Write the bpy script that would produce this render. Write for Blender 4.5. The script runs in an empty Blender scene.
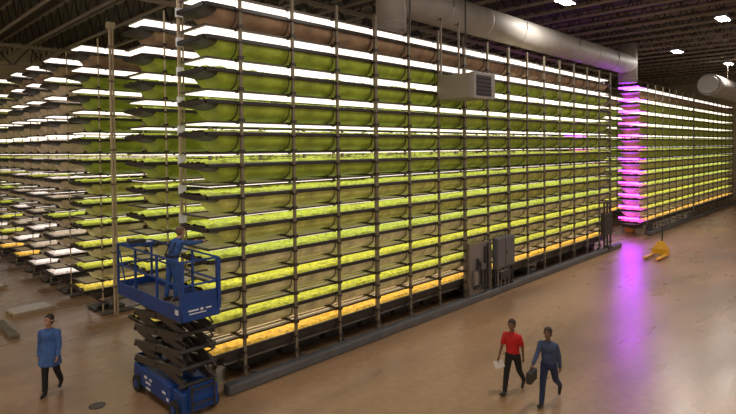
import bpy, bmesh, math, random
from mathutils import Vector, Matrix
random.seed(7)
S = bpy.context.scene
COL = S.collection
PI = math.pi

# ------------------------------------------------------------------ materials
def mat(name, rgb, rough=0.6, metal=0.0, emit=None, estr=0.0, noise=None, bump=None, objcol=False, coat=0.0):
    m = bpy.data.materials.new(name); m.use_nodes = True
    nt = m.node_tree; N = nt.nodes; L = nt.links
    b = N['Principled BSDF']
    b.inputs['Base Color'].default_value = (*rgb, 1)
    b.inputs['Roughness'].default_value = rough
    b.inputs['Metallic'].default_value = metal
    if coat: b.inputs['Coat Weight'].default_value = coat
    if emit:
        b.inputs['Emission Color'].default_value = (*emit, 1)
        b.inputs['Emission Strength'].default_value = estr
    tc = N.new('ShaderNodeTexCoord')
    src = None
    if objcol:
        oi = N.new('ShaderNodeObjectInfo'); src = oi.outputs['Color']
    if noise:
        sc, amt = noise[0], noise[1]
        nz = N.new('ShaderNodeTexNoise'); nz.inputs['Scale'].default_value = sc
        nz.inputs['Detail'].default_value = 5
        L.new(tc.outputs['Object'], nz.inputs['Vector'])
        r = N.new('ShaderNodeMapRange'); r.inputs[1].default_value = .3; r.inputs[2].default_value = .7
        r.inputs[3].default_value = 1 - amt; r.inputs[4].default_value = 1 + amt
        L.new(nz.outputs['Fac'], r.inputs[0])
        mx = N.new('ShaderNodeMix'); mx.data_type = 'RGBA'; mx.blend_type = 'MULTIPLY'
        mx.inputs[0].default_value = 1
        if src: L.new(src, mx.inputs[6])
        else: mx.inputs[6].default_value = (*rgb, 1)
        L.new(r.outputs[0], mx.inputs[7]); src = mx.outputs[2]
    if src: L.new(src, b.inputs['Base Color'])
    if bump:
        n2 = N.new('ShaderNodeTexNoise'); n2.inputs['Scale'].default_value = bump[0]
        L.new(tc.outputs['Object'], n2.inputs['Vector'])
        bp = N.new('ShaderNodeBump'); bp.inputs['Strength'].default_value = bump[1]
        L.new(n2.outputs['Fac'], bp.inputs['Height']); L.new(bp.outputs[0], b.inputs['Normal'])
    return m

M = {}
M['post'] = mat('galvanised_post', (.20, .165, .115), .5, .3, noise=(6, .2))
M['bracket'] = mat('dark_bracket', (.06, .05, .045), .5, .4)
M['rail'] = mat('black_rail', (.018, .015, .013), .35)
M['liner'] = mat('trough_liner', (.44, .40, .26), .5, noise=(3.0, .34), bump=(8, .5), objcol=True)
M['cap'] = mat('trough_end', (.03, .025, .018), .45)
M['strap'] = mat('strap', (.05, .045, .03), .5)
M['greens'] = mat('leafy_greens', (.4, .5, .05), .65, noise=(9, .42), bump=(30, 1.0), objcol=True)
M['frame'] = mat('lamp_frame', (.08, .065, .05), .4, .3)
M['housing'] = mat('lamp_housing', (.62, .57, .42), .5)
M['tube'] = mat('grow_light_tube', (.8, .8, .8), .4, emit=(1, .90, .81), estr=1.3)
M['ptube'] = mat('purple_light_tube', (.8, .7, .8), .4, emit=(.42, .02, 1.0), estr=14)
M['curb'] = mat('painted_curb', (.10, .098, .10), .5, noise=(2, .2))
M['pipe'] = mat('grey_pipe', (.22, .20, .18), .4, .2)
M['dark'] = mat('dark_machine', (.03, .027, .025), .5)
M['duct'] = mat('duct_metal', (.33, .305, .275), .55, .0, noise=(1.5, .1))
M['steel'] = mat('roof_steel', (.035, .028, .022), .6, .1)
M['steel2'] = mat('roof_steel_light', (.27, .22, .17), .6, .1)
M['deck'] = mat('roof_deck', (.06, .048, .04), .7)
M['wall'] = mat('wall_paint', (.42, .34, .25), .8, noise=(.8, .12))
M['lamp'] = mat('high_bay_lens', (1, 1, 1), .4, emit=(.92, .96, 1), estr=4)
M['lampbody'] = mat('high_bay_body', (.15, .15, .15), .5)
M['unit'] = mat('unit_casing', (.25, .22, .165), .6)
M['unit2'] = mat('unit_casing_front', (.27, .24, .22), .5)
M['louver'] = mat('unit_louver', (.03, .025, .03), .5)
M['blue'] = mat('lift_blue', (.006, .05, .24), .4, noise=(3, .15))
M['black'] = mat('lift_black', (.035, .032, .03), .45)
M['armgrey'] = mat('scissor_steel', (.075, .065, .055), .4, .3)
M['tyre'] = mat('tyre', (.02, .02, .02), .8)
M['white'] = mat('white_decal', (.75, .76, .8), .5)
M['deckgrey'] = mat('platform_deck', (.22, .18, .15), .6)
M['beige'] = mat('beige_pipe', (.50, .40, .26), .5, noise=(4, .15))
M['yellow'] = mat('jack_yellow', (.75, .40, .02), .45)
M['cabinet'] = mat('cabinet_grey', (.115, .11, .115), .5)
M['panel'] = mat('panel_grey', (.19, .16, .15), .5)
M['red'] = mat('red_sign', (.75, .10, .07), .5)
M['skin'] = mat('skin', (.48, .26, .17), .55)
M['skin2'] = mat('skin_dark', (.20, .10, .06), .55)
M['hair'] = mat('dark_hair', (.035, .022, .015), .7)
M['hair2'] = mat('brown_hair', (.16, .10, .06), .7)
M['coat'] = mat('blue_coat', (.05, .13, .36), .75, noise=(9, .25), bump=(12, .4))
M['coverall'] = mat('blue_coverall', (.025, .085, .27), .75, noise=(9, .3), bump=(12, .4))
M['black_cloth'] = mat('black_trousers', (.018, .016, .018), .8)
M['navy'] = mat('navy_cloth', (.022, .035, .10), .8)
M['shirtblue'] = mat('slate_blue_shirt', (.05, .075, .16), .8, noise=(9, .2))
M['redshirt'] = mat('red_shirt', (.60, .014, .016), .75, noise=(8, .2), bump=(12, .3))
M['shoe'] = mat('shoe', (.025, .018, .015), .5)
M['boot'] = mat('boot', (.07, .03, .02), .6)
M['cover_white'] = mat('white_cloth', (.75, .70, .64), .8)
M['paper'] = mat('paper', (.9, .88, .85), .7)

# floor: polished concrete
def floor_mat():
    m = bpy.data.materials.new('polished_concrete'); m.use_nodes = True
    nt = m.node_tree; N = nt.nodes; L = nt.links; b = N['Principled BSDF']
    tc = N.new('ShaderNodeTexCoord')
    mp = N.new('ShaderNodeMapping'); mp.inputs['Scale'].default_value = (.16, .5, 1)
    L.new(tc.outputs['Object'], mp.inputs[0])
    n1 = N.new('ShaderNodeTexNoise'); n1.inputs['Scale'].default_value = 1.1; n1.inputs['Detail'].default_value = 2
    n1.inputs['Roughness'].default_value = .6
    L.new(mp.outputs[0], n1.inputs['Vector'])
    cr = N.new('ShaderNodeValToRGB')
    e = cr.color_ramp.elements
    e[0].position = .25; e[0].color = (.24, .14, .072, 1)
    e[1].position = .78; e[1].color = (.54, .325, .165, 1)
    L.new(n1.outputs['Fac'], cr.inputs[0])
    n3 = N.new('ShaderNodeTexNoise'); n3.inputs['Scale'].default_value = 5; n3.inputs['Detail'].default_value = 2
    L.new(tc.outputs['Object'], n3.inputs['Vector'])
    mr3 = N.new('ShaderNodeMapRange'); mr3.inputs[1].default_value = .1; mr3.inputs[2].default_value = .9
    mr3.inputs[3].default_value = .8; mr3.inputs[4].default_value = 1.2
    L.new(n3.outputs['Fac'], mr3.inputs[0])
    mx = N.new('ShaderNodeMix'); mx.data_type = 'RGBA'; mx.blend_type = 'MULTIPLY'; mx.inputs[0].default_value = 1
    L.new(cr.outputs[0], mx.inputs[6]); L.new(mr3.outputs[0], mx.inputs[7])
    L.new(mx.outputs[2], b.inputs['Base Color'])
    n2 = N.new('ShaderNodeTexNoise'); n2.inputs['Scale'].default_value = 1.8; n2.inputs['Detail'].default_value = 3
    L.new(mp.outputs[0], n2.inputs['Vector'])
    mr = N.new('ShaderNodeMapRange'); mr.inputs[1].default_value = .1; mr.inputs[2].default_value = .9
    mr.inputs[3].default_value = .21; mr.inputs[4].default_value = .38
    L.new(n2.outputs['Fac'], mr.inputs[0]); L.new(mr.outputs[0], b.inputs['Roughness'])
    bp = N.new('ShaderNodeBump'); bp.inputs['Strength'].default_value = .015; bp.inputs['Distance'].default_value = .05
    L.new(n3.outputs['Fac'], bp.inputs['Height']); L.new(bp.outputs[0], b.inputs['Normal'])
    b.inputs['Specular IOR Level'].default_value = 1.0; b.inputs['IOR'].default_value = 1.6
    return m
M['floor'] = floor_mat()

# ------------------------------------------------------------------ helpers
class MB:
    def __init__(s): s.v = []; s.f = []; s.smooth = False
    def quad(s, a, b, c, d):
        i = len(s.v); s.v += [Vector(a), Vector(b), Vector(c), Vector(d)]; s.f.append((i, i+1, i+2, i+3)); return s
    def box(s, x0, x1, y0, y1, z0, z1, mt=None):
        i = len(s.v)
        for x, y, z in ((x0,y0,z0),(x1,y0,z0),(x1,y1,z0),(x0,y1,z0),(x0,y0,z1),(x1,y0,z1),(x1,y1,z1),(x0,y1,z1)):
            p = Vector((x,y,z)); s.v.append(mt @ p if mt else p)
        for q in ((0,3,2,1),(4,5,6,7),(0,1,5,4),(1,2,6,5),(2,3,7,6),(3,0,4,7)): s.f.append(tuple(i+k for k in q))
        return s
    def tube(s, a, b, r, r2=None, n=8, cap=True):
        a = Vector(a); b = Vector(b); r2 = r if r2 is None else r2
        d = (b-a).normalized(); up = Vector((0,0,1)) if abs(d.z) < .95 else Vector((1,0,0))
        x = d.cross(up).normalized(); y = x.cross(d)
        i = len(s.v)
        for p, rr in ((a, r), (b, r2)):
            for k in range(n):
                t = 2*PI*k/n; s.v.append(p + x*math.cos(t)*rr + y*math.sin(t)*rr)
        for k in range(n):
            k2 = (k+1) % n; s.f.append((i+k, i+k2, i+n+k2, i+n+k))
        if cap:
            s.f.append(tuple(i+k for k in reversed(range(n)))); s.f.append(tuple(i+n+k for k in range(n)))
        return s
    def bar(s, a, b, w, h):
        a = Vector(a); b = Vector(b); d = (b-a); l = d.length; d.normalize()
        up = Vector((0,0,1)) if abs(d.z) < .95 else Vector((1,0,0))
        x = d.cross(up).normalized(); y = x.cross(d)
        i = len(s.v)
        for p in (a, b):
            for sx, sy in ((-1,-1),(1,-1),(1,1),(-1,1)): s.v.append(p + x*sx*w/2 + y*sy*h/2)
        for q in ((0,1,2,3),(7,6,5,4),(0,4,5,1),(1,5,6,2),(2,6,7,3),(3,7,4,0)): s.f.append(tuple(i+k for k in q))
        return s
    def sweep(s, pts, r, n=8):
        for a, b in zip(pts, pts[1:]): s.tube(a, b, r, n=n)
        return s
    def loft(s, rings, cap=True, close=True):
        i = len(s.v); n = len(rings[0])
        for r in rings: s.v += [Vector(p) for p in r]
        for j in range(len(rings)-1):
            for k in range(n if close else n-1):
                k2 = (k+1) % n; a = i+j*n
                s.f.append((a+k, a+k2, a+n+k2, a+n+k))
        if cap:
            s.f.append(tuple(i+k for k in reversed(range(n)))); e = i+(len(rings)-1)*n
            s.f.append(tuple(e+k for k in range(n)))
        return s
    def mesh(s, name):
        me = bpy.data.meshes.new(name); me.from_pydata([tuple(p) for p in s.v], [], s.f); me.update()
        if s.smooth:
            for p in me.polygons: p.use_smooth = True
        return me
    def build(s, name, m, parent=None, smooth=False, bevel=0):
        s.smooth = smooth
        me = s.mesh(name)
        bm = bmesh.new(); bm.from_mesh(me); bmesh.ops.recalc_face_normals(bm, faces=bm.faces)
        if bevel:
            bmesh.ops.bevel(bm, geom=list(bm.edges), offset=bevel, segments=2, affect='EDGES', profile=.5)
        bm.to_mesh(me); bm.free()
        me.materials.append(M[m] if isinstance(m, str) else m)
        o = bpy.data.objects.new(name, me); COL.objects.link(o)
        if parent: o.parent = parent
        return o

def tag(o, label=None, cat=None, group=None, kind=None):
    if label: o['label'] = label
    if cat: o['category'] = cat
    if group: o['group'] = group
    if kind: o['kind'] = kind
    return o
def empty(name, loc, rz=0):
    o = bpy.data.objects.new(name, None); COL.objects.link(o); o.location = loc; o.rotation_euler = (0,0,rz)
    o.empty_display_size = .1
    return o
def copy_tree(o, parent=None, kids=None):
    c = o.copy(); COL.objects.link(c); c.parent = parent
    for ch in KIDS.get(o.name, []): copy_tree(ch, c)
    return c
KIDS = {}
def reg(root):
    for ch in [x for x in COL.objects if x.parent == root]:
        KIDS.setdefault(root.name, []).append(ch)
        reg(ch)

# ------------------------------------------------------------------ camera
cam = bpy.data.cameras.new('camera'); co = bpy.data.objects.new('camera', cam); COL.objects.link(co)
cam.sensor_width = 36; cam.lens = 36*536/736; cam.clip_end = 300
co.matrix_world = (Matrix.Translation((0,0,5.5)) @ Matrix.Rotation(math.radians(-45.45), 4, 'Z')
                   @ Matrix.Rotation(math.radians(90-1.2), 4, 'X') @ Matrix.Rotation(math.radians(-.6), 4, 'Z'))
cam.shift_y = -47.5/736
S.camera = co
S.view_settings.view_transform = 'Standard'; S.view_settings.look = 'None'
S.view_settings.gamma = 1; S.view_settings.exposure = .27

# ------------------------------------------------------------------ setting
tag(MB().box(-14, 66, -14, 44, -.2, 0).build('floor', 'floor'), kind='structure')
d = MB(); n = 254
pts = []
for i in range(n+1):
    x = -14 + 80*i/n
    pts.append((x, 12.9 + (.0 if i % 4 in (0,1) else .09)))
for (x0,z0),(x1,z1) in zip(pts, pts[1:]): d.quad((x0,-14,z0),(x1,-14,z1),(x1,44,z1),(x0,44,z0))
d.box(-14, 66, -14, 44, 13.05, 13.2)
tag(d.build('ceiling', 'deck'), kind='structure')
tag(MB().box(65, 65.3, -14, 44, 0, 13).build('wall_right', 'wall'), kind='structure')
tag(MB().box(-14, 65, 43, 43.3, 0, 13).build('wall_back', 'wall'), kind='structure')

# joists along v
def joist():
    r = empty('roof_joist', (0,0,0))
    a = MB()
    a.box(-.05,.05,-14,43,12.72,12.82); a.box(-.05,.05,-14,43,11.6,11.7)
    a.build('chord', 'steel2', r)
    w = MB(); y = -14; up = True
    while y < 42.5:
        z0, z1 = (11.65, 12.77) if up else (12.77, 11.65)
        w.bar((0,y,z0),(0,y+.62,z1),.05,.05); y += .62; up = not up
    w.build('web', 'steel', r)
    return r
j0 = joist(); reg(j0)
xs = [-3 + 1.9*i for i in range(35)]
for i, x in enumerate(xs):
    o = j0 if i == 0 else copy_tree(j0)
    o.location = (x, 0, 0)
    tag(o, 'dark steel open-web roof joist hanging under the roof deck', 'roof joist', 'roof joists under the deck')
# girders along u
def girder(v):
    r = empty('roof_girder', (0,v,0))
    a = MB(); a.box(-14,65,-.09,.09,11.42,11.58); a.box(-14,65,-.09,.09,10.3,10.42); a.build('chord', 'steel2', r)
    w = MB(); x = -14; up = True
    while x < 64:
        z0, z1 = (10.36, 11.5) if up else (11.5, 10.36)
        w.bar((x,0,z0),(x+.9,0,z1),.07,.07); x += .9; up = not up
    w.build('web', 'steel', r); return r
tag(girder(3.2), 'deep dark truss girder crossing above the open aisle floor', 'roof girder')
tag(girder(17.2), 'deep dark truss girder crossing above the gap behind the second rack', 'roof girder')
tag(girder(35.6), 'deep dark truss girder crossing far above the rearmost racks', 'roof girder')

# high bay lamps
def lamp(x, y, z, label, power=220):
    r = empty('high_bay_lamp', (x, y, z))
    MB().box(-.55,.55,-.19,.19,0,.12).build('housing', 'lampbody', r)
    MB().box(-.5,.5,-.15,.15,-.02,0).build('lens', 'lamp', r)
    w = MB(); w.tube((-.4,0,.12),(-.4,0,11.6-z if z < 11.5 else .3),.012,n=5); w.tube((.4,0,.12),(.4,0,11.6-z if z < 11.5 else .3),.012,n=5); w.build('hanger', 'steel', r)
    l = bpy.data.lights.new('bulb', 'AREA'); l.shape = 'RECTANGLE'; l.size = 1.0; l.size_y = .4; l.energy = power; l.color = (1, .93, .86)
    lo = bpy.data.objects.new('bulb', l); COL.objects.link(lo); lo.parent = r; lo.location = (0,0,-.04)
    lo.visible_camera = True
    tag(r, label, 'ceiling lamp')
    return r
LP = 270
lamp(20.6, 9.3, 11.2, 'bright rectangular ceiling lamp above the long round duct', LP)
lamp(28.6, 5.6, 11.2, 'bright ceiling lamp nearest the top right, over the open aisle', LP)
lamp(36.5, 9.5, 11.2, 'bright ceiling lamp over the purple end of the farther rack', LP)
lamp(44.8, 8.4, 11.2, 'distant ceiling lamp directly above the short far duct', LP)
lamp(12.5, 4.5, 11.2, 'added unseen ceiling lamp lighting the aisle above the walking pair', LP)  # this and the next three: unseen lamps added to light the floor
lamp(4.0, 3.0, 11.2, 'added unseen ceiling lamp lighting the near aisle beside the camera', LP)
lamp(2.5, 11.5, 11.2, 'added unseen ceiling lamp lighting the floor in front of the scissor lift', LP*.5)
lamp(0.5, 19.5, 11.2, 'added unseen ceiling lamp lighting the left floor beside the rack ends', LP*.4)

# ------------------------------------------------------------------ racks
P = .72; Z0 = .85; W = 1.25; NT = 12
U0, U1 = 5.95, 29.7
def zt(k): return Z0 + P*k

def trough_ring(u, w0, w1, depth, n=12):
    c = (w0+w1)/2; h = (w1-w0)/2
    return [(u, c - h*math.cos(PI*k/n), -.04 - depth*math.sin(PI*k/n)**.7) for k in range(n+1)]

def greens_mesh(L, bare=False, seed=1, step=.075):
    rnd = random.Random(seed)
    nu = int(L/step); nv = 14
    v = []; f = []
    for i in range(nu+1):
        u = .03 + (L-.06)*i/nu
        wob = .012*math.sin(u*2.1)+.01*math.sin(u*5.3)
        for j in range(nv+1):
            t = j/nv; y = .012 + (W-.024)*t
            edge = min(t, 1-t)*nv
            z = .045 + wob + (rnd.uniform(-.022, .03) if not bare else rnd.uniform(-.003,.003))
            if edge < .5: z = .0 if not bare else .02
            v.append((u + rnd.uniform(-.02,.02)*(not bare)*(0<i<nu), y + (rnd.uniform(-.018,.012) if edge < 1.5 and not bare else 0), z))
    for i in range(nu):
        for j in range(nv):
            a = i*(nv+1)+j; f.append((a, a+nv+1, a+nv+2, a+1))
    me = bpy.data.meshes.new('leafy_greens'); me.from_pydata(v, [], f); me.update()
    me.materials.append(M['greens'])
    return me

def tray_meshes(L, front, purple_end=False, posts=None):
    """tray with origin at the rim level, near-left corner"""
    T = {}
    # trough liner
    m = MB(); rings = []
    u = .5
    nseg = int((L-1.0)/.5)
    for t, dp in ((.34,.13),(.40,.24),(.47,.34)): rings.append(trough_ring(t,.03,W-.03,dp))
    for i in range(nseg+1): rings.append(trough_ring(.5+(L-1.0)*i/nseg, .03, W-.03, .395 + (.012 if i % 3 == 1 else 0)))
    for t, dp in ((.47,.34),(.40,.24),(.34,.13)): rings.append(trough_ring(L-t,.03,W-.03,dp))
    m.loft(rings, cap=False, close=False); m.smooth = True; T['trough'] = m.mesh('trough'); T['trough'].materials.append(M['liner'])
    for side in (0, 1):
        m = MB()
        rr = []
        for t, dp in ((0, .06), (.12, .10), (.25, .125), (.36, .15)):
            u = t if side == 0 else L-t
            rr.append(trough_ring(u, .0+.03*(t>0), W-.03*(t>0), dp))
        m.loft(rr, cap=False, close=False)
        m.f.append(tuple(range(13)))
        m.quad((0 if side==0 else L, 0, .0), (0 if side==0 else L, W, 0), (0 if side==0 else L, W, -.05), (0 if side==0 else L, 0, -.05))
        T['cap%d' % side] = m.mesh('end_cap'); T['cap%d' % side].materials.append(M['cap'])
    # rim
    m = MB(); 
    if not front: m.box(0, L, -.02, .02, -.07, .02)
    m.box(0, L, W-.02, W+.02, -.07, .02); m.box(-.02, .02, 0, W, -.07, .02); m.box(L-.02, L+.02, 0, W, -.07, .02)
    if front: m.box(0, L, .0, .02, -.06, .01)
    T['rim'] = m.mesh('rim'); T['rim'].materials.append(M['rail'])
    T['bed'] = None
    T['g'] = [greens_mesh(L, seed=s, step=.075 if front else .12) for s in ((1,2,3) if front else (4,5))]
    T['bare'] = greens_mesh(L, bare=True, seed=9, step=.4)
    return T

def inst(me, name, parent, loc=(0,0,0), color=None):
    o = bpy.data.objects.new(name, me); COL.objects.link(o); o.parent = parent; o.location = loc
    if color: o.color = (*color, 1)
    return o

ORD = ['lowest', 'second', 'third', 'fourth', 'fifth', 'sixth', 'seventh', 'eighth', 'ninth', 'tenth', 'eleventh', 'topmost']
LIME = (.50, .56, .035)
def green(k, r=None):
    j = random.uniform(-.02, .02)
    if k == 0: return (.72, .46, .03)
    if k <= 2: return (.50+j, .52+j, .016)
    return (.42+j, .50+j, .022)
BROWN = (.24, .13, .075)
WHITE = (.80, .74, .72)
GREYB = (.42, .35, .26)

TM_A = tray_meshes(U1-U0, True)
TM_B = tray_meshes(U1-U0, False)
R0, R1 = 34.2, 60.4
TM_R = tray_meshes(R1-R0, False)
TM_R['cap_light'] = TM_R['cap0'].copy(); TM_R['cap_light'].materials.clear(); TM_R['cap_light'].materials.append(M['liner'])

# rail segment between posts
def rail_seg(l):
    m = MB(); 
    m.box(0, l, -.055, -.005, -.075, .025)
    o = m.mesh('side_rail')
    bm = bmesh.new(); bm.from_mesh(o); bmesh.ops.recalc_face_normals(bm, faces=bm.faces)
    bmesh.ops.bevel(bm, geom=list(bm.edges), offset=.018, segments=2, affect='EDGES', profile=.5); bm.to_mesh(o); bm.free()
    o.materials.append(M['rail']); return o
SEG = rail_seg(1.38); SEG0 = rail_seg(.78)
def strap_mesh():
    m = MB(); n = 14
    pts = [(0, W/2-(W/2-.01)*math.cos(PI*k/n), -.05-.415*math.sin(PI*k/n)**.7) for k in range(n+1)]
    m.sweep(pts, .014, n=5); o = m.mesh('trough_strap'); o.materials.append(M['strap']); return o
STRAP = strap_mesh()

def make_tray(row, T, u0, v0, k, color, label, group, front=False, L=None):
    t = empty('growing_tray', (u0, v0, zt(k)))
    tag(t, label, 'growing tray', group)
    inst(T['trough'], 'trough', t, color=(.30,.20,.12) if k == 11 else (.06,.055,.05) if k == 0 else (.62,.52,.36) if row in (3,4,5,6,7,8) else ((.33,.42,.045) if k >= 6 else (.6,.62,.17) if k >= 4 else (.80,.76,.44))); inst(TM_R['cap_light'] if row == 10 else T['cap0'], 'end_cap', t, color=(.8,.76,.8)); inst(T['cap1'], 'end_cap', t)  # liner tints by tier paint in bounce from trays below; lowest painted as shaded
    inst(T['rim'], 'rim', t)
    bare = color in (BROWN, WHITE, GREYB)
    me = T['bare'] if bare else T['g'][k % len(T['g'])]
    g = inst(me, 'growing_cloth' if bare else 'leafy_greens', t, color=color)
    if not bare: g['kind'] = 'stuff'
    if front:
        inst(SEG0, 'side_rail', t, (.02, 0, 0))
        for i in range(15): inst(SEG, 'side_rail', t, (.85+.06+1.5*i, 0, 0))
        for i in range(16): inst(STRAP, 'trough_strap', t, (.85+1.5*i-.02, 0, 0))
    return t

def light_meshes(L, purple=0):
    m = MB(); nt_ = 6; pt_ = (W-.14)/nt_; w_ = .118
    m.box(0.05, L-.05, .02, .045, 0, .04); m.box(0.05, L-.05, W-.045, W-.02, 0, .04)
    m.box(0.03, .09, .02, W-.02, 0, .04); m.box(L-.09, L-.03, .02, W-.02, 0, .04)
    for i in range(int(L/1.5)+1):
        if .85+1.5*i < L-.1: m.box(.85+1.5*i-.025, .85+1.5*i+.025, .03, W-.03, -.02, .04)
    for j in range(nt_):
        y0 = .07+pt_*j+(pt_-w_)/2; m.box(.09, L-.09, y0-.004, y0+w_+.004, 0, .02)
    fr = m.mesh('light_frame'); fr.materials.append(M['frame']); fr.materials.append(M['housing'])
    for p in fr.polygons[-6*nt_:]: p.material_index = 1
    m = MB(); s0 = purple if purple else .12
    for j in range(nt_):
        y0 = .07+pt_*j+(pt_-w_)/2; m.box(s0, L-.12, y0, y0+w_, -.022, -.001)
    tb = m.mesh('light_tube'); tb.materials.append(M['tube'])
    pt = None
    if purple:
        m = MB()
        for j in range(nt_):
            y0 = .07+pt_*j+(pt_-w_)/2; m.box(.06, purple-.02, y0, y0+w_, -.022, -.001)
        m.box(-.03, .02, .05, W-.05, -.03, .05)
        pt = m.mesh('purple_tube'); pt.materials.append(M['ptube'])
    return fr, tb, pt
LM = light_meshes(U1-U0); LMR = light_meshes(R1-R0, purple=1.45)
def make_light(Lm, u0, v0, k, label, group):
    o = empty('grow_light', (u0, v0, zt(k)+P-.495)); tag(o, label, 'grow light', group)
    inst(Lm[0], 'light_frame', o); inst(Lm[1], 'light_tube', o)
    if Lm[2]: inst(Lm[2], 'purple_tube', o)['label'] = 'purple glowing end section'
    return o

# posts
def post_mesh(w, h=9.36, mt='post'):
    m = MB(); m.box(-w/2, w/2, -w/2, w/2, 0, h)
    m.box(-w*1.1, w*1.1, -w*.9, w*.9, 0, .03)
    me = m.mesh('post'); me.materials.append(M['post']); me.materials.append(M['bracket'])
    nf = len(me.polygons)
    b = MB()
    b.v = [v.co.copy() for v in me.vertices]; b.f = [tuple(p.vertices) for p in me.polygons]
    for k in range(NT):
        z = zt(k)
        b.box(-w/2-.034, w/2+.034, -w/2-.02, w/2+.012, z-.47, z-.39)
        b.box(-w/2-.012, w/2+.012, -w/2-.02, w/2+.03, z-.10, z-.05)
    me2 = b.mesh('post'); me2.materials.append(M[mt]); me2.materials.append(M['bracket'])
    for p in me2.polygons:
        if p.index >= nf: p.material_index = 1
    return me2
PM = post_mesh(.066); PMT = post_mesh(.095); PMS = post_mesh(.045, 9.25); PMB = post_mesh(.036, 9.25, 'beige')

def crossbar_mesh():
    m = MB()
    for k in range(NT):
        z = zt(k)-.43; m.box(-.018, .018, -W/2-.1, W/2+.09, z-.03, z)
    me = m.mesh('crossbars'); me.materials.append(M['bracket']); return me
CB = crossbar_mesh()
def rack(v0, label, us, pm, u0, u1, thick=(), cross=True):
    r = empty('plant_rack', ((u0+u1)/2, v0+W/2, 0)); ox, oy = (u0+u1)/2, v0+W/2
    tag(r, label, 'plant rack')
    for i, u in enumerate(us):
        inst(PMT if i in thick else pm, 'post', r, (u-ox, v0-.11-oy, 0))
        inst(pm, 'post', r, (u-ox, v0+W+.09-oy, 0))
    for u in us: inst(CB, 'crossbars', r, (u-ox, 0, 0))
    return r
USA = [6.8+1.5*i for i in range(16)]
USB = [6.5+1.5*i for i in range(16)]
ROWS = [(10.9, 'front rack'), (14.15, 'second rack back'), (19.1, 'third rack back'), (22.4, 'fourth rack back'),
        (25.0, 'fifth rack back'), (27.6, 'sixth rack back'), (30.65, 'seventh rack back'), (33.6, 'eighth rack back'), (36.6, 'rearmost rack')]
for i, (v, nm) in enumerate(ROWS):
    if i == 0:
        rack(v, 'tall steel plant rack nearest the aisle, its long side facing the camera', USA, PM, U0, U1, thick=(3,6,8))
    else:
        lab = {1: 'tall steel plant rack directly behind the front one, beside the lift', 2: 'tall steel plant rack behind the beige riser pipe at left'}.get(i, 'tall steel plant rack at far left, %s from the aisle' % nm.split(' ')[0])
        rack(v, lab, USB, PMB, U0, U1)
    for k in range(NT):
        c = green(k)
        desc = 'lime seedlings'
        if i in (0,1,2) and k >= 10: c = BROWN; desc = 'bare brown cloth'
        if i == 0 and k == 0: desc = 'orange-yellow seedlings'
        elif i in (1,2) and k == 0: c = (.60,.50,.03)
        if i in (3,4,5,7):
            c = WHITE if (k+i) % 2 == 0 or k < 2 and i == 3 else GREYB; desc = 'bare white cloth' if c == WHITE else 'bare grey-beige cloth'
            if (k*3+i) % 7 == 5: c = green(k); desc = 'lime seedlings'
        tier = ('%s tier' % ORD[k]) if k in (0, 11) else '%s tier up' % ORD[k]
        where = {0: 'front rack by the aisle', 1: 'second rack behind the lift', 2: 'third rack, behind the riser pipe'}.get(i, nm + ' at left' if i < 8 else 'rearmost rack at far left')
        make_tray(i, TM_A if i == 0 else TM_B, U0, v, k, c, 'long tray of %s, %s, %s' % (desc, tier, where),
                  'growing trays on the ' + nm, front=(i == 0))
        make_light(LM, U0, v, k, 'white strip grow light over the %s tray, %s' % (ORD[k], where), 'grow lights on the ' + nm)

# farther rack with the purple end
RW = [(10.9, 'farther rack with the purple end'), (14.3, 'rack behind the purple-ended one')]
USR = [35.3+1.5*i for i in range(17)]
for i, (v, nm) in enumerate(RW):
    rack(v, 'tall steel plant rack with a purple-lit near end, down the aisle' if i == 0 else 'tall plant rack hidden mostly behind the purple-ended one', USR, PMS, R0, R1, thick=(7,) if i == 0 else ())
    for k in range(NT):
        c = green(k)
        if k >= 11: c = BROWN
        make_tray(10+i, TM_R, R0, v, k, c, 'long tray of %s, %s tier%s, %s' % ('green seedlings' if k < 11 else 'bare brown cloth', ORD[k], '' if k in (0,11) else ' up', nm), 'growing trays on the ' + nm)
        make_light(LMR if i == 0 else LMR, R0, v, k, 'strip grow light, purple at its end, %s tier%s, %s' % (ORD[k], '' if k in (0,11) else ' up', nm), 'grow lights on the ' + nm)

# curbs
def curb(u0, u1, v0, label, h=.24, w=.28):
    m = MB(); m.box(u0, u1, v0, v0+w, 0, h); o = m.build('concrete_curb', 'curb', bevel=.05); tag(o, label, 'curb'); return o
curb(6.2, 30.2, 10.5, 'long grey curb along the foot of the front rack')
curb(35.0, 60.6, 10.5, 'long grey curb along the foot of the farther purple-ended rack')
for i in range(1, 8):
    v = ROWS[i][0]
    curb(6.4, 29.5, v-.32, 'low grey curb along the foot of the %s' % ROWS[i][1] , h=.12, w=.16)

# pipes below the lowest trays
def ptube(name, pts, r, m, label, cat, n=8):
    o = MB().sweep(pts, r, n=n).build(name, m, smooth=False); tag(o, label, cat); return o
ptube('drain_pipe', [(6.4,11.1,.52),(29.3,11.1,.52)], .055, 'pipe', 'grey drain pipe running under the lowest front tray, lower of two', 'pipe')
ptube('supply_pipe', [(6.4,11.45,.38),(29.3,11.45,.38)], .03, 'pipe', 'thin supply pipe running under the lowest front tray, behind the drain pipe', 'pipe')
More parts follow.
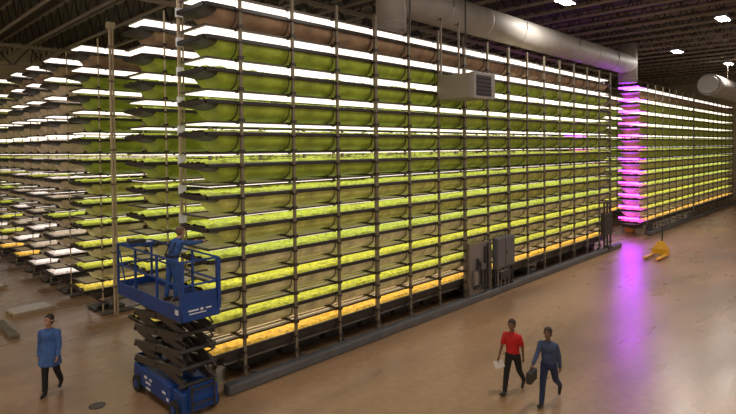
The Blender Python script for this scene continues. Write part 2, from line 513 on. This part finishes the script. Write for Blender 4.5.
# dark tank units under the front rack
tk = None
for i in range(15):
    u = 6.95+1.5*i
    m = MB(); m.box(u, u+1.3, 11.6, 12.1, .03, .42); 
    o = m.build('sump_tank', 'dark', bevel=.03); tag(o, 'low black sump tank standing in the dark under the front rack', 'tank', 'sump tanks under the front rack')
    if i < 15:
        p = empty('pump', (u-.35+.55, 11.0, 0)); 
        MB().tube((0,0,.0),(0,0,.14),.07,n=12).build('pump_body', 'dark', p)
        MB().tube((0,0,.14),(0,0,.2),.04,n=10).tube((-.1,0,.1),(.1,0,.1),.03,n=8).build('pump_head', 'pipe', p)
        tag(p, 'small grey pump on the floor under the front rack', 'pump', 'pumps under the front rack')
# feet and pipes under the left racks ends
for i in range(1, 8):
    v = ROWS[i][0]
    tag(MB().sweep([(6.1,v+.25,.33),(29,v+.25,.33)], .05, n=8).build('drain_pipe', 'pipe'), 'grey drain pipe running under the lowest tray of the %s' % ROWS[i][1], 'pipe')
    e = empty('pump_skid', (6.9, v+.7, 0)); 
    MB().box(-.5,.5,-.35,.35,0,.06).build('base', 'dark', e)
    MB().tube((-.3,0,.16),(.05,0,.16),.1,n=14).build('motor', 'pipe', e)
    MB().tube((.2,0,.06),(.2,0,.4),.04,n=10).tube((.2,0,.38),(.2,-.3,.38),.03,n=8).build('valve', 'beige', e)
    tag(e, 'small pump skid on the floor under the near end of the %s' % ROWS[i][1], 'pump')

# ------------------------------------------------------------------ risers / columns
r = empty('cable_riser', (6.2, 12.6, 0)); 
MB().box(-.035,.035,-.03,.03,0,9.9).box(.09,.12,-.02,.02,0,9.9).build('channel', 'beige', r)
for k in range(12):
    MB().box(-.10,.06,-.14,-.03,zt(k)-.02,zt(k)+.2).build('junction_box', 'white', r, bevel=.01)
tag(r, 'beige cable riser carrying white boxes at the near end of the front rack', 'cable riser')
r = empty('riser_pipe', (6.84, 18.75, 0))
m = MB()
m.tube((-.045,0,0),(-.045,0,9.7),.04,n=12).tube((.05,.0,0),(.05,.0,9.7),.035,n=12).tube((0,.07,0),(0,.07,9.7),.03,n=12)
m.build('pipes', 'beige', r, smooth=False)
for k in range(8): MB().box(-.1,.1,-.05,.11,.9+1.15*k,.96+1.15*k).build('clamp', 'post', r)
MB().box(-.12,.12,-.07,.12,9.6,9.8).build('top_plate', 'beige', r)
tag(r, 'tall beige bundle of riser pipes standing left of the scissor lift', 'riser pipe')

# red sign far left
tag(MB().box(7.0,7.04,33.0,33.6,4.35,4.75).build('sign', 'red'), 'small red sign hanging at far left between the racks', 'sign')

# white covered pallets low on the floor at left
def pallet(x, y, rz, label, m='cover_white', l=1.3, w=.9):
    e = empty('pallet', (x,y,0), rz)
    b = MB()
    for q in (-.42,-.05,.32): b.box(-l/2, l/2, w*q, w*q+.09, 0, .09)
    b.build('runner', 'beige', e)
    b = MB()
    for i in range(7): b.box(-l/2+i*l/6.6, -l/2+i*l/6.6+.12, -w/2, w/2, .09, .115)
    b.build('deck_board', 'beige', e); MB().box(-l*.45,l*.4,-w*.4,w*.4,.12,.17).build('sheet', m, e)
    tag(e, label, 'pallet')
pallet(4.9, 21.2, .1, 'low pallet under a white sheet on the floor behind the man in the coat')
pallet(4.4, 25.8, .3, 'low pallet under a white sheet at the far left edge')
tag(MB().box(3.7,3.95,18.4,20.4,0,.12).build('floor_beam', 'post', bevel=.02), 'loose beige beam lying on the floor left of the riser pipes', 'beam')

# floor drain
dr = empty('floor_drain', (4.03, 12.25, 0))
MB().tube((0,0,.001),(0,0,.008),.17,n=24).build('ring','dark',dr)
m = MB()
for i in range(-4,5): m.box(-.13,.13,i*.03-.008,i*.03+.008,.008,.012)
m.build('grate','pipe',dr); tag(dr, 'round dark drain cover set in the floor between the coat man and the lift', 'floor drain')

# ------------------------------------------------------------------ ducts
dz = 10.35; dv = 11.5
d_ = empty('air_duct', (12.8, dv, 0))
def cyl(m, a, b, r, n=32): m.tube(a, b, r, n=n); return m
L_ = 34.0-12.8
o = MB(); cyl(o, (0.2,0,dz),(L_,0,dz),.57); o.build('horizontal_run', 'duct', d_, smooth=False)
o = MB(); cyl(o, (0,0,9.2),(0,0,11.5),.49); o.build('near_drop', 'duct', d_)
o = MB(); cyl(o, (L_,0,9.25),(L_,0,11.55),.53); o.build('far_drop', 'duct', d_)
cyl(MB(), (0,0,9.45),(0,0,9.48),.505).build('seam_ring','duct',d_); cyl(MB(),(L_,0,9.45),(L_,0,9.48),.545).build('seam_ring','duct',d_)
for u in (2.6,5.2,7.8,10.4,13,15.6,18.2): cyl(MB(), (u,0,dz),(u+.05,0,dz),.58).build('seam_ring', 'duct', d_)
for u in (2.6,7.8,13,18.2):
    for q in (-.59,.59): MB().tube((u,q,dz),(u,q,12.75),.012,n=5).build('hanger_rod', 'steel', d_)
for p in [x for x in COL.objects if x.parent == d_ and x.name.split('.')[0] in ('horizontal_run','near_drop','far_drop')]:
    for f in p.data.polygons:
        if len(f.vertices) == 4: f.use_smooth = True
tag(d_, 'long round grey air duct with two drops above the front rack', 'air duct')
e = empty('air_duct', (43.2, 9.3, 0))
o = MB(); cyl(o, (0.3,0,9.7),(16,0,9.7),.75); cyl(o,(0,0,9.7),(.3,0,9.7),.62); o.build('duct_run','duct',e)
o = MB(); cyl(o,(.6,0,9.7),(.66,0,9.7),.77); o.build('seam_ring','duct',e)
for u in (2,8,14):
    for q in (-.76,.76): MB().tube((u,q,9.7),(u,q,12.9),.015,n=5).build('hanger_rod', 'steel', e)
tag(e, 'short pale round duct at the far right under the roof', 'air duct')
for i in (4, 6):
    u = USA[i]
    tag(MB().tube((u+.0,10.72,9.0),(u,10.72,12.7),.03,n=6).build('hanger_rod','bracket'), 'dark hanger rod rising past the duct, %s of the two' % ('left' if i == 4 else 'right'), 'hanger rod')

# unit heater
h = empty('unit_heater', (14.75, 10.0, 7.05))
MB().box(-.6,.6,-.55,.70,0,.78).build('casing', 'unit', h, bevel=.02)
MB().box(-.6,.6,-.72,-.55,-.02,.80).build('front_hood', 'unit2', h, bevel=.02)
MB().box(-.5,.32,-.745,-.722,.07,.7).build('outlet', 'louver', h)
for i in range(5): MB().box(-.5,.32,-.775,-.745,.12+.12*i,.135+.12*i).build('louver_blade','bracket',h)
m = MB()
for x in (-.5,.5): m.box(x-.02,x+.02,.6,.66,.78,2.7); m.box(x-.02,x+.02,.6,.78,2.6,2.66)
m.build('hanger','steel2',h)
tag(h, 'boxy grey unit heater with a dark louvre, hung before the front rack', 'unit heater')

# control panels on the rack
p = empty('pipe_panel', (16.55, 10.68, 0))
MB().box(-.7,.68,-.02,.03,.1,2.05).build('backplate','panel',p)
m = MB(); m.box(-.74,-.68,-.05,.05,0,2.1); m.box(.66,.72,-.05,.05,0,2.1); m.box(-.7,.7,-.05,.05,.35,.42); m.build('frame','post',p)
m = MB()
for x,z0,z1 in ((-.25,.5,1.5),(.0,.4,1.2),(.25,.3,1.9),(.42,.3,2.0)): m.tube((x,-.09,z0),(x,-.09,z1),.045,n=10)
m.tube((-.25,-.09,1.5),(.0,-.09,1.2),.04,n=8); m.tube((-.5,-.09,.5),(.25,-.09,.5),.04,n=8); m.build('pipework','dark',p)
MB().box(-.1,.15,-.16,-.04,1.1,1.3).build('valve_box','cabinet',p); MB().box(-.55,-.3,-.14,-.03,.6,1.1).build('meter_box','panel',p)
tag(p, 'light grey pipe panel with dark pipework, left of the grey cabinet on the rack', 'control panel')
p = empty('electrical_cabinet', (18.05, 10.62, 0))
MB().box(-.62,.68,-.12,.08,.95,2.1).build('cabinet_body','cabinet',p,bevel=.015)
MB().box(-.02,.62,-.145,-.12,1.0,2.05).build('cabinet_door','cabinet',p,bevel=.008)
MB().box(-.58,-.06,-.145,-.12,1.0,2.05).build('cabinet_door','cabinet',p,bevel=.008)
MB().box(.02,.05,-.17,-.145,1.45,1.6).build('handle','louver',p)
m = MB(); m.box(-.64,-.58,-.06,.04,0,.95); m.box(.6,.66,-.06,.04,0,.95); m.box(-.6,.62,-.04,.02,.3,.36); m.build('stand','dark',p)
m = MB()
for x in (-.4,-.2,.1,.35): m.tube((x,-.02,.1),(x,-.02,.97),.03,n=8)
m.build('conduit','pipe',p); MB().box(-.35,.4,-.12,.05,.5,.8).build('junction_box','dark',p)
tag(p, 'dark grey electrical cabinet on a stand against the front rack', 'electrical cabinet')
p = empty('pump_station', (28.3, 10.63, 0))
MB().box(-.5,.55,-.12,.1,.9,2.0).build('housing','dark',p,bevel=.02)
m = MB()
for x in (-.4,.0,.42): m.tube((x,-.05,0),(x,-.05,2.6),.05,n=8)
m.build('pipework','bracket',p); MB().tube((-.1,-.05,.25),(.35,-.05,.25),.14,n=14).build('motor','dark',p)
tag(p, 'dark pump station with upright pipes at the far end of the front rack', 'pump station')
p = empty('pump_station', (21.0, 11.05, 0))
MB().tube((-.35,0,.2),(.3,0,.2),.15,n=14).build('motor','dark',p); MB().tube((.4,0,0),(.4,0,.5),.05,n=8).tube((-.3,0,.45),(.5,0,.45),.04,n=8).build('pipework','pipe',p)
tag(p, 'black pump motor under the front rack, right of the grey cabinet', 'pump station')
# things under the purple end
def carton(x,y,w,d2,h_,m,label,name='crate'):
    e = MB().box(x-w/2,x+w/2,y-d2/2,y+d2/2,0,h_).build(name,m,bevel=.02); tag(e,label,name); return e
carton(35.6,11.3,.4,.5,.62,'beige','tan crate under the purple end, nearest the aisle')
carton(35.9,12.0,.5,.5,.5,'yellow','yellow crate under the purple end, away from the aisle')
carton(36.9,11.3,.6,.5,.6,'cabinet','grey crate under the farther rack, behind the tan crate')

# ------------------------------------------------------------------ pallet jack
p = empty('pallet_jack', (29.2, 8.3, 0), PI)   # forks towards -u
for y in (-.25,.25):
    m = MB(); m.box(.15,1.35,y-.08,y+.08,.06,.12); m.box(1.35,1.45,y-.05,y+.05,.04,.09); m.build('fork','yellow',p,bevel=.01)
    MB().tube((1.2,y-.05,.05),(1.2,y+.05,.05),.045,n=12).build('load_roller','tyre',p)
m = MB(); m.box(-.05,.17,-.33,.33,.06,.3); m.loft([[(-.08,-.3,.3),(.17,-.3,.3),(.17,.3,.3),(-.08,.3,.3)],[(-.08,-.1,.62),(.05,-.1,.62),(.05,.1,.62),(-.08,.1,.62)]]); m.build('body','yellow',p)
MB().tube((-.12,-.09,.1),(-.12,.09,.1),.1,n=16).build('steer_wheel','tyre',p)
MB().tube((-.1,0,.2),(-.1,0,.5),.06,n=12).build('pump_cylinder','dark',p)
m = MB(); m.tube((-.12,0,.4),(-.2,0,1.25),.03,n=8); m.build('tiller','dark',p)
MB().sweep([(-.2,0,1.2),(-.2,.16,1.26),(-.22,.16,1.42),(-.22,-.16,1.42),(-.2,-.16,1.26),(-.2,0,1.2)],.02,n=8).build('handle_loop','dark',p)
p.scale = (1.15,1.15,1.15)
tag(p, 'yellow pallet jack with a dark upright handle on the aisle floor', 'pallet jack')

# ------------------------------------------------------------------ scissor lift
lx, ly = 5.36, 11.40      # centre
lf = empty('scissor_lift', (lx, ly, 0))
hx, hy = .44, 1.22
m = MB(); m.box(-hx+.04, hx-.04, -hy, hy, .14, .58); m.box(-hx,hx,-hy*.62,hy*.62,.2,.62); m.build('chassis','blue',lf,bevel=.03)
MB().box(-.28,.28,-hy-.04,-hy,.2,.7).build('end_panel','blue',lf,bevel=.01); MB().box(-.3,.3,hy,hy+.05,.2,.75).build('end_panel','blue',lf,bevel=.01)
for sx in (-1,1):
    for sy in (-1,1):
        w = MB().tube((sx*(hx-.09),sy*.93,.19),(sx*(hx+.03),sy*.93,.19),.19,n=24).build('wheel','tyre',lf)
        MB().tube((sx*(hx+.03),sy*.93,.19),(sx*(hx+.045),sy*.93,.19),.09,n=16).build('hub','blue',w)
for (y,z,wy,wz) in ((.45,.46,.07,.06),(.2,.46,.06,.05),(.33,.36,.12,.05),(.32,.24,.1,.05),(-.45,.4,.08,.05),(-.62,.3,.05,.06)):
    MB().box(-hx-.006,-hx-.001,y-wy,y+wy,z-wz/2,z+wz/2).build('decal','white',lf)
# ladder on the near end
m = MB()
for z in (.35,.65): m.bar((-.25,-hy-.1,z),(.25,-hy-.1,z),.03,.03)
m.bar((-.25,-hy-.1,.2),(-.25,-hy-.1,.8),.03,.03); m.bar((.25,-hy-.1,.2),(.25,-hy-.1,.8),.03,.03)
m.build('ladder','black',lf)
zb, ztp = .68, 2.1; ns = 4; st = (ztp-zb)/ns
for k in range(ns):
    z0 = zb+st*k; z1 = z0+st
    for sx in (-1,1):
        a = MB().bar((sx*.30,-1.12,z0+.03),(sx*.30,1.12,z1-.03),.06,.15).build('scissor_arm','armgrey',lf)
        b = MB().bar((sx*.37,-1.12,z1-.03),(sx*.37,1.12,z0+.03),.05,.15).build('scissor_arm','armgrey',lf)
    for y,z in ((-1.1,z0),(1.1,z0),(0,(z0+z1)/2)): MB().tube((-.41,y,z),(.41,y,z),.045,n=10).build('pivot_pin','black',lf)
MB().tube((0,-.9,.85),(0,.7,1.8),.07,n=12).tube((0,.2,1.5),(0,.7,1.8),.045,n=10).build('lift_cylinder','armgrey',lf)
m = MB()
for k in range(5): m.sweep([(.2,-1.1,.7+.28*k),(.25,-1.3,.8+.28*k),(.2,-1.1,.98+.28*k)],.02,n=6)
m.build('hose','black',lf)
# platform
px0, px1, py0, py1 = -.50, .30, -1.45, 1.75; zp = 2.24
m = MB(); m.box(px0,px1,py0,py1,zp-.08,zp); m.build('platform_deck','deckgrey',lf)
def panel(x0,x1,y0,y1,z0,z1,nm='toe_board'): return MB().box(x0,x1,y0,y1,z0,z1).build(nm,'blue',lf,bevel=.006)
t1 = panel(px0-.03,px0,py0,py1,zp-.13,zp+.17); panel(px1,px1+.03,py0,py1,zp-.13,zp+.17)
t2 = panel(px0,px1,py0-.03,py0,zp-.13,zp+.2); panel(px0,px1,py1,py1+.03,zp-.13,zp+.17)
for x0,x1,z0,z1 in ((.12,.34,.06,.09),(.38,.44,.05,.10),(.14,.5,.0,.02),(.5,.62,.06,.09)): MB().box(px0+x0,px0+x1,py0-.036,py0-.031,zp+z0,zp+z1).build('decal','white',t2)
MB().box(px0-.036,px0-.031,py0+.08,py0+.22,zp+.0,zp+.1).build('decal','white',t1)
H = 1.05
for (x,y) in ((px0,py0),(px1,py0),(px0,py1),(px1,py1),(px0,py0+1.1),(px0,py0+2.2),(px1,py0+1.1),(px1,py0+2.2)):
    c = abs(y-py0) < .01
    MB().bar((x,y,zp),(x,y,zp+H),.09 if c else .045,.07 if c else .045).build('rail_post','blue',lf)
for z in (zp+H, zp+H*.55):
    m = MB(); m.sweep([(px0,py0,z),(px0,py1,z)],.022,n=8).sweep([(px1,py0,z),(px1,py1,z)],.022,n=8).sweep([(px0,py0,z),(px1,py0,z)],.022,n=8).sweep([(px0,py1,z),(px1,py1,z)],.022,n=8)
    m.build('guard_rail','blue',lf)
m = MB(); m.box(px0,px1,py0-.01,py0+.02,zp+.2,zp+.42); m.build('gate','blue',lf)
c = MB().box(px0+.08,px1-.1,py1-.45,py1-.1,zp+H-.05,zp+H+.02).build('control_tray','blue',lf)
MB().box(px0+.15,px1-.3,py1-.4,py1-.2,zp+H+.02,zp+H+.1).build('control_box','black',c); MB().box(px1-.28,px1-.14,py1-.4,py1-.18,zp+H+.021,zp+H+.03).build('manual','paper',c)
m = MB(); m.sweep([(px0,py1-.4,zp+.2),(px0,py1-.1,zp+.9)],.018,n=6); m.build('brace','blue',lf)
tag(lf, 'blue scissor lift raised on dark arms beside the near rack end', 'scissor lift')

# ------------------------------------------------------------------ people
def solid(parts, name, m, parent, vox=.011, smooth=3):
    bm = bmesh.new()
    for p in parts:
        if p[0] == 'cap':
            _, a, ra, b, rb = p; a = Vector(a); b = Vector(b)
            for c, r_ in ((a, ra), (b, rb)):
                bmesh.ops.create_icosphere(bm, subdivisions=2, radius=r_, matrix=Matrix.Translation(c))
            dd = b-a
            if dd.length > 1e-4:
                q = dd.to_track_quat('Z','Y').to_matrix().to_4x4()
                bmesh.ops.create_cone(bm, cap_ends=True, segments=16, radius1=ra*.985, radius2=rb*.985, depth=dd.length, matrix=Matrix.Translation((a+b)/2) @ q)
        else:
            _, c, rad, rot = p
            mm = Matrix.Translation(Vector(c)) @ rot.to_4x4() @ Matrix.Diagonal((*rad,1))
            bmesh.ops.create_icosphere(bm, subdivisions=3, radius=1, matrix=mm)
    me = bpy.data.meshes.new(name+'_src'); bm.to_mesh(me); bm.free()
    o = bpy.data.objects.new(name+'_src', me); COL.objects.link(o)
    md = o.modifiers.new('r','REMESH'); md.mode = 'VOXEL'; md.voxel_size = vox; md.use_smooth_shade = True
    sm = o.modifiers.new('s','SMOOTH'); sm.iterations = smooth; sm.factor = .5
    dg = bpy.context.evaluated_depsgraph_get(); dg.update()
    nm = bpy.data.meshes.new_from_object(o.evaluated_get(dg)); nm.name = name
    bpy.data.objects.remove(o); bpy.data.meshes.remove(me)
    for q in nm.polygons: q.use_smooth = True
    nm.materials.clear(); nm.materials.append(M[m])
    oo = bpy.data.objects.new(name, nm); COL.objects.link(oo); oo.parent = parent
    return oo

I3 = Matrix.Identity(3)
def person(loc, rz, h, pose, cloth, label):
    """local +Y is forward, +X is the person's right"""
    root = empty('person', loc, rz); tag(root, label, 'person')
    s = h/1.75
    def fk(side):
        sw, kn = pose['legs'][side]
        x = .09*s*(1 if side == 0 else -1)
        hip = Vector((x, 0, 0)); a = math.radians(sw)
        knee = hip + Vector((x*.15, math.sin(a), -math.cos(a)))*.43*s
        b = math.radians(sw-kn)
        ank = knee + Vector((0, math.sin(b), -math.cos(b)))*.42*s
        foot = math.radians(pose.get('feet',(0,0))[side])
        toe = ank + Vector((x*.2, math.cos(foot)*.17*s, math.sin(foot)*.17*s-.055*s))
        return hip, knee, ank, toe
    legs = [fk(0), fk(1)]
    low = min(min(l[2].z, l[3].z+.055*s) for l in legs)
    hz = -low + .085*s
    up = Vector((0,0,hz))
    legs = [[p+up for p in l] for l in legs]
    ln = math.radians(pose.get('lean',2))
    dirn = Vector((0, math.sin(ln), math.cos(ln)))
    pel = up + Vector((0,0,.02)); 
    chest = pel + dirn*.36*s; neck = pel + dirn*.54*s; headc = neck + (dirn+Vector((0,pose.get('hf',.10),0))).normalized()*.155*s
    arms = []
    for side in (0,1):
        sgn = 1 if side == 0 else -1
        sh = pel + dirn*.45*s + Vector((.172*s*sgn,0,0))
        swing, elb, abd = pose['arms'][side]
        a = math.radians(swing); ab = math.radians(abd)*sgn
        e = sh + Vector((math.sin(ab), math.sin(a)*math.cos(ab), -math.cos(a)*math.cos(ab)))*.29*s
        b = math.radians(swing+elb)
        w = e + Vector((math.sin(ab)*.4, math.sin(b)*math.cos(ab), -math.cos(b)*math.cos(ab))).normalized()*.25*s
        arms.append((sh,e,w))
    sl = cloth.get('sleeve','short')
    B = []
    # torso / legs
    B += [('ell', pel+Vector((0,0,.02)), (.15*s,.105*s,.13*s), I3), ('ell', chest-dirn*.03, (.16*s,.10*s,.17*s), I3), ('ell', (pel+chest)/2, (.14*s,.095*s,.16*s), I3)]
    B += [('cap', neck-dirn*.05*s, .06*s, neck+dirn*.06*s, .052*s)]
    for side in (0,1):
        hip,knee,ank,toe = legs[side]
        B += [('cap',hip,.085*s,knee,.055*s),('cap',knee,.054*s,ank,.036*s),('cap',ank-Vector((0,0,.03)),.035*s,toe,.025*s)]
        sh,e,w = arms[side]
        B += [('cap',neck-dirn*.08*s,.05*s,sh-Vector((0,0,.015)),.046*s),('cap',sh-Vector((0,0,.02)),.046*s,e,.038*s),('cap',e,.037*s,w,.026*s)]
        # hand
        fd = (w-e).normalized(); sd = Vector((1,0,0)); sd = (sd - fd*sd.dot(fd)).normalized(); nn = fd.cross(sd)
        sgn = 1 if side == 0 else -1
        wide = nn  # palm plane: fd x nn (palm faces the thigh)
        kn = w + fd*.09*s
        B += [('cap', w, .024*s, kn+wide*.022*s, .017*s), ('cap', w, .024*s, kn-wide*.022*s, .017*s), ('cap', w, .024*s, kn, .018*s)]
        curl = (-sgn)*sd
        for q,l in ((-.034,.062),(-.011,.074),(.012,.07),(.034,.055)):
            p0 = kn + wide*q*s; p1 = p0 + (fd*.85+curl*.35).normalized()*l*.55*s; p2 = p1 + (fd*.4+curl*.9).normalized()*l*.45*s
            B += [('cap',p0,.0105*s,p1,.0095*s),('cap',p1,.0095*s,p2,.0085*s)]
        fw = wide if wide.y > 0 else -wide
        p0 = w + fd*.03*s + fw*.02*s; p1 = p0 + (fd*.5+fw*.7+curl*.2).normalized()*.045*s; p2 = p1 + (fd*.8+fw*.2+curl*.3).normalized()*.03*s
        B += [('cap',p0,.013*s,p1,.011*s),('cap',p1,.011*s,p2,.0095*s)]
    # head
    yaw = math.radians(pose.get('hyaw',0)); pit = math.radians(pose.get('hpitch',0))
    HR = Matrix.Rotation(yaw,3,'Z') @ Matrix.Rotation(-pit,3,'X')
    hs = s*1.12
    def hp(x,y,z): return headc + HR @ (Vector((x,y,z))*hs)
    B += [('ell', hp(0,-.005,.03), (.075*s,.093*s,.09*s), HR), ('ell', hp(0,.02,-.035), (.056*s,.07*s,.075*s), HR),
          ('cap', hp(0,.088,.015), .010*s, hp(0,.104,-.018), .014*s), ('ell', hp(0,.075,-.088), (.024*s,.02*s,.018*s), HR),
          ('ell', hp(0,.086,-.052), (.026*s,.011*s,.008*s), HR), ('ell', hp(0,.080,.035), (.05*s,.014*s,.01*s), HR),
          ('ell', hp(.077,-.005,0), (.010*s,.02*s,.032*s), HR), ('ell', hp(-.077,-.005,0), (.010*s,.02*s,.032*s), HR),
          ('cap', headc+HR@(Vector((0,-.02,-.06))*s), .05*s, neck, .054*s)]
    body = solid(B, 'body', cloth['skin'], root, vox=.0095, smooth=2)
    # eyes
    m = []
    for x in (-.03,.03): m.append(('ell', hp(x,.084,.012), (.009*s,.005*s,.005*s), HR))
    solid(m, 'eyes', 'hair', root, vox=.003, smooth=0)
    # hair
    Hh = [('ell', hp(0,-.018,.05), (.092*s,.102*s,.096*s), HR), ('ell', hp(0,-.04,.0), (.087*s,.078*s,.088*s), HR)]
    solid(Hh, 'hair' if not cloth.get('cap') else 'cap', cloth['hair'], root, vox=.012, smooth=2)
    # trousers
    T = [('ell', pel+Vector((0,0,.0)), (.168*s,.128*s,.15*s), I3), ('cap', pel-Vector((.05,0,.06)), .09*s, pel-Vector((-.05,0,.06)), .09*s)]
    for side in (0,1):
        hip,knee,ank,toe = legs[side]
        T += [('cap',hip,.098*s,knee,.072*s),('cap',knee,.071*s,ank+(knee-ank)*.08,.058*s)]
    solid(T, 'trousers', cloth['trouser_m'], root, vox=.014)
    for side in (0,1):
        hip,knee,ank,toe = legs[side]
        fdir = (toe-ank)
        fl = Vector((0,0,-.035*s))
        solid([('cap',ank+fl*.6,.05*s,ank+fl*.6+fdir*.4,.045*s),('cap',ank+fl*.7+fdir*.4,.043*s,toe+Vector((0,0,.012*s)),.036*s),('cap',ank,.045*s,ank+(knee-ank)*.18,.045*s),('ell',ank+Vector((0,-.04*s,-.04*s)),(.04*s,.045*s,.04*s),I3)], 'shoe', cloth['shoe_m'], root, vox=.011)
    # top
    hem = cloth.get('hem', .0)
    C = [('ell', chest+dirn*.0, (.19*s,.13*s,.17*s), I3), ('ell', (pel+chest)/2, (.168*s,.122*s,.2*s), I3)]
    C += [('ell', chest+dirn*.10*s, (.15*s,.10*s,.07*s), I3), ('cap', neck-dirn*.06*s, .062*s, neck-dirn*.03*s, .058*s)]
    if hem > 0:
        for t in [i/11 for i in range(12)]:
            z = pel.z + .16 - t*(hem+.1); C.append(('ell', Vector((0, .01, z)), ((.178+.06*t)*s, (.132+.075*t)*s, .075*s), I3))
    else:
        C.append(('ell', pel+Vector((0,0,.05)), (.168*s,.128*s,.12*s), I3))
    for side in (0,1):
        sh,e,w = arms[side]
        C.append(('cap', neck-dirn*.075*s, .062*s, sh-dirn*.012*s, .056*s))
        if sl == 'long': C += [('cap',sh-dirn*.012*s,.062*s,e,.053*s),('cap',e,.053*s,w,.043*s)]
        else: C += [('cap',sh-dirn*.012*s,.062*s,sh+(e-sh)*.72,.06*s)]
    solid(C, cloth['top_n'], cloth['top_m'], root, vox=.014)
    if sl == 'long' or True:
        n0 = neck-dirn*.03*s
        ring = []
        for k in range(12):
            a = 2*PI*k/12; ring.append(n0+Vector((math.cos(a)*.068*s, math.sin(a)*.068*s+.01, .0+.012*math.sin(a))))
        mb = MB(); mb.sweep(ring+[ring[0]], .014*s, n=6); mb.build('collar', cloth['top_m'], root)
    if cloth.get('belt'):
        mb = MB(); ring = []
        for k in range(20):
            a = 2*PI*k/20; ring.append(pel+Vector((math.cos(a)*.175*s, math.sin(a)*.135*s, .12*s)))
        mb.sweep(ring+[ring[0]], .024*s, n=6)
        for sx in (-1,1):
            mb.sweep([pel+Vector((sx*.09*s,-.13*s,.12*s)), chest+Vector((sx*.10*s,-.125*s,.06*s)), neck+Vector((sx*.10*s,-.02,-.01)), chest+Vector((sx*.10*s,.13*s,.03*s)), pel+Vector((sx*.09*s,.13*s,.12*s))], .014*s, n=6)
        mb.build('safety_harness', 'black_cloth', root)
    return root, arms, rz

def facing(dx, dy):  # rotation so that local +Y points to (dx,dy)
    return math.atan2(-dx, dy)

# man in the blue coat, walking towards the camera
person((3.50, 13.61, 0), facing(-.55,-.83), 1.80,
       dict(legs=((6,4),(-12,26)), feet=(0,-18), arms=((-14,22,9),(12,28,9)), lean=2, hyaw=-12, hpitch=-16),
       dict(skin='skin', hair='hair', top_n='coat', top_m='coat', sleeve='long', hem=.32, trouser_m='black_cloth', shoe_m='shoe'),
       'man in a long blue coat and black trousers walking, looking down')
# worker on the lift
person((5.25, 11.15, 2.245), facing(.95,.15), 1.60,
       dict(legs=((4,6),(-5,6)), feet=(0,0), arms=((78,12,6),(70,22,-4)), lean=20, hyaw=0, hpitch=-10),
       dict(skin='skin', hair='hair2', top_n='coverall_top', top_m='coverall', sleeve='long', trouser_m='coverall', shoe_m='boot', belt=True),
       'worker in blue coverall and harness on the lift, reaching into the rack')
# walking pair, towards -u
_, arms, rz = person((10.74, 6.08, 0), facing(-1,-.12), 1.66,
       dict(legs=((20,4),(-20,22)), feet=(8,-32), arms=((18,12,10),(-20,16,7)), lean=4, hyaw=8, hpitch=-6),
       dict(skin='skin2', hair='hair', top_n='shirt', top_m='redshirt', trouser_m='black_cloth', shoe_m='shoe'),
       'person in a red short-sleeved shirt walking, holding a white paper')
def world(root, p): 
    return Matrix.Translation(root.location) @ Matrix.Rotation(root.rotation_euler.z, 4, 'Z') @ p
w = world(_, arms[0][2] + (arms[0][2]-arms[0][1]).normalized()*.1)
e = MB().box(-.11,.11,-.012,.0,-.16,.0).box(-.1,.1,.0,.006,-.15,-.01).build('paper_sheet','paper'); e.location = w; e.rotation_euler = (0.2,0.3,rz+.6)
tag(e, 'white paper held in the hand of the person in red', 'paper')
r2, arms, rz = person((10.76, 5.24, 0), facing(-1,-.15), 1.66,
       dict(legs=((17,4),(-24,30)), feet=(6,-36), arms=((26,30,9),(-20,14,7)), lean=5, hyaw=0, hpitch=-12),
       dict(skin='skin2', hair='hair', top_n='shirt', top_m='shirtblue', trouser_m='navy', shoe_m='shoe', sleeve='long'),
       'person in slate blue shirt and navy trousers walking with a dark bag')
w = world(r2, arms[0][2] + (arms[0][2]-arms[0][1]).normalized()*.09)
b = empty('bag', w, rz)
MB().box(-.06,.06,-.2,.2,-.30,-.06).build('bag_body','dark',b,bevel=.03)
MB().sweep([(0,-.1,-.07),(0,-.06,.01),(0,.06,.01),(0,.1,-.07)],.012,n=6).build('bag_handle','black',b)
tag(b, 'small dark bag carried by the person in slate blue', 'bag')

# ------------------------------------------------------------------ world
wd = bpy.data.worlds.new('world'); S.world = wd; wd.use_nodes = True
wd.node_tree.nodes['Background'].inputs[0].default_value = (1, .80, .62, 1)
wd.node_tree.nodes['Background'].inputs[1].default_value = .6
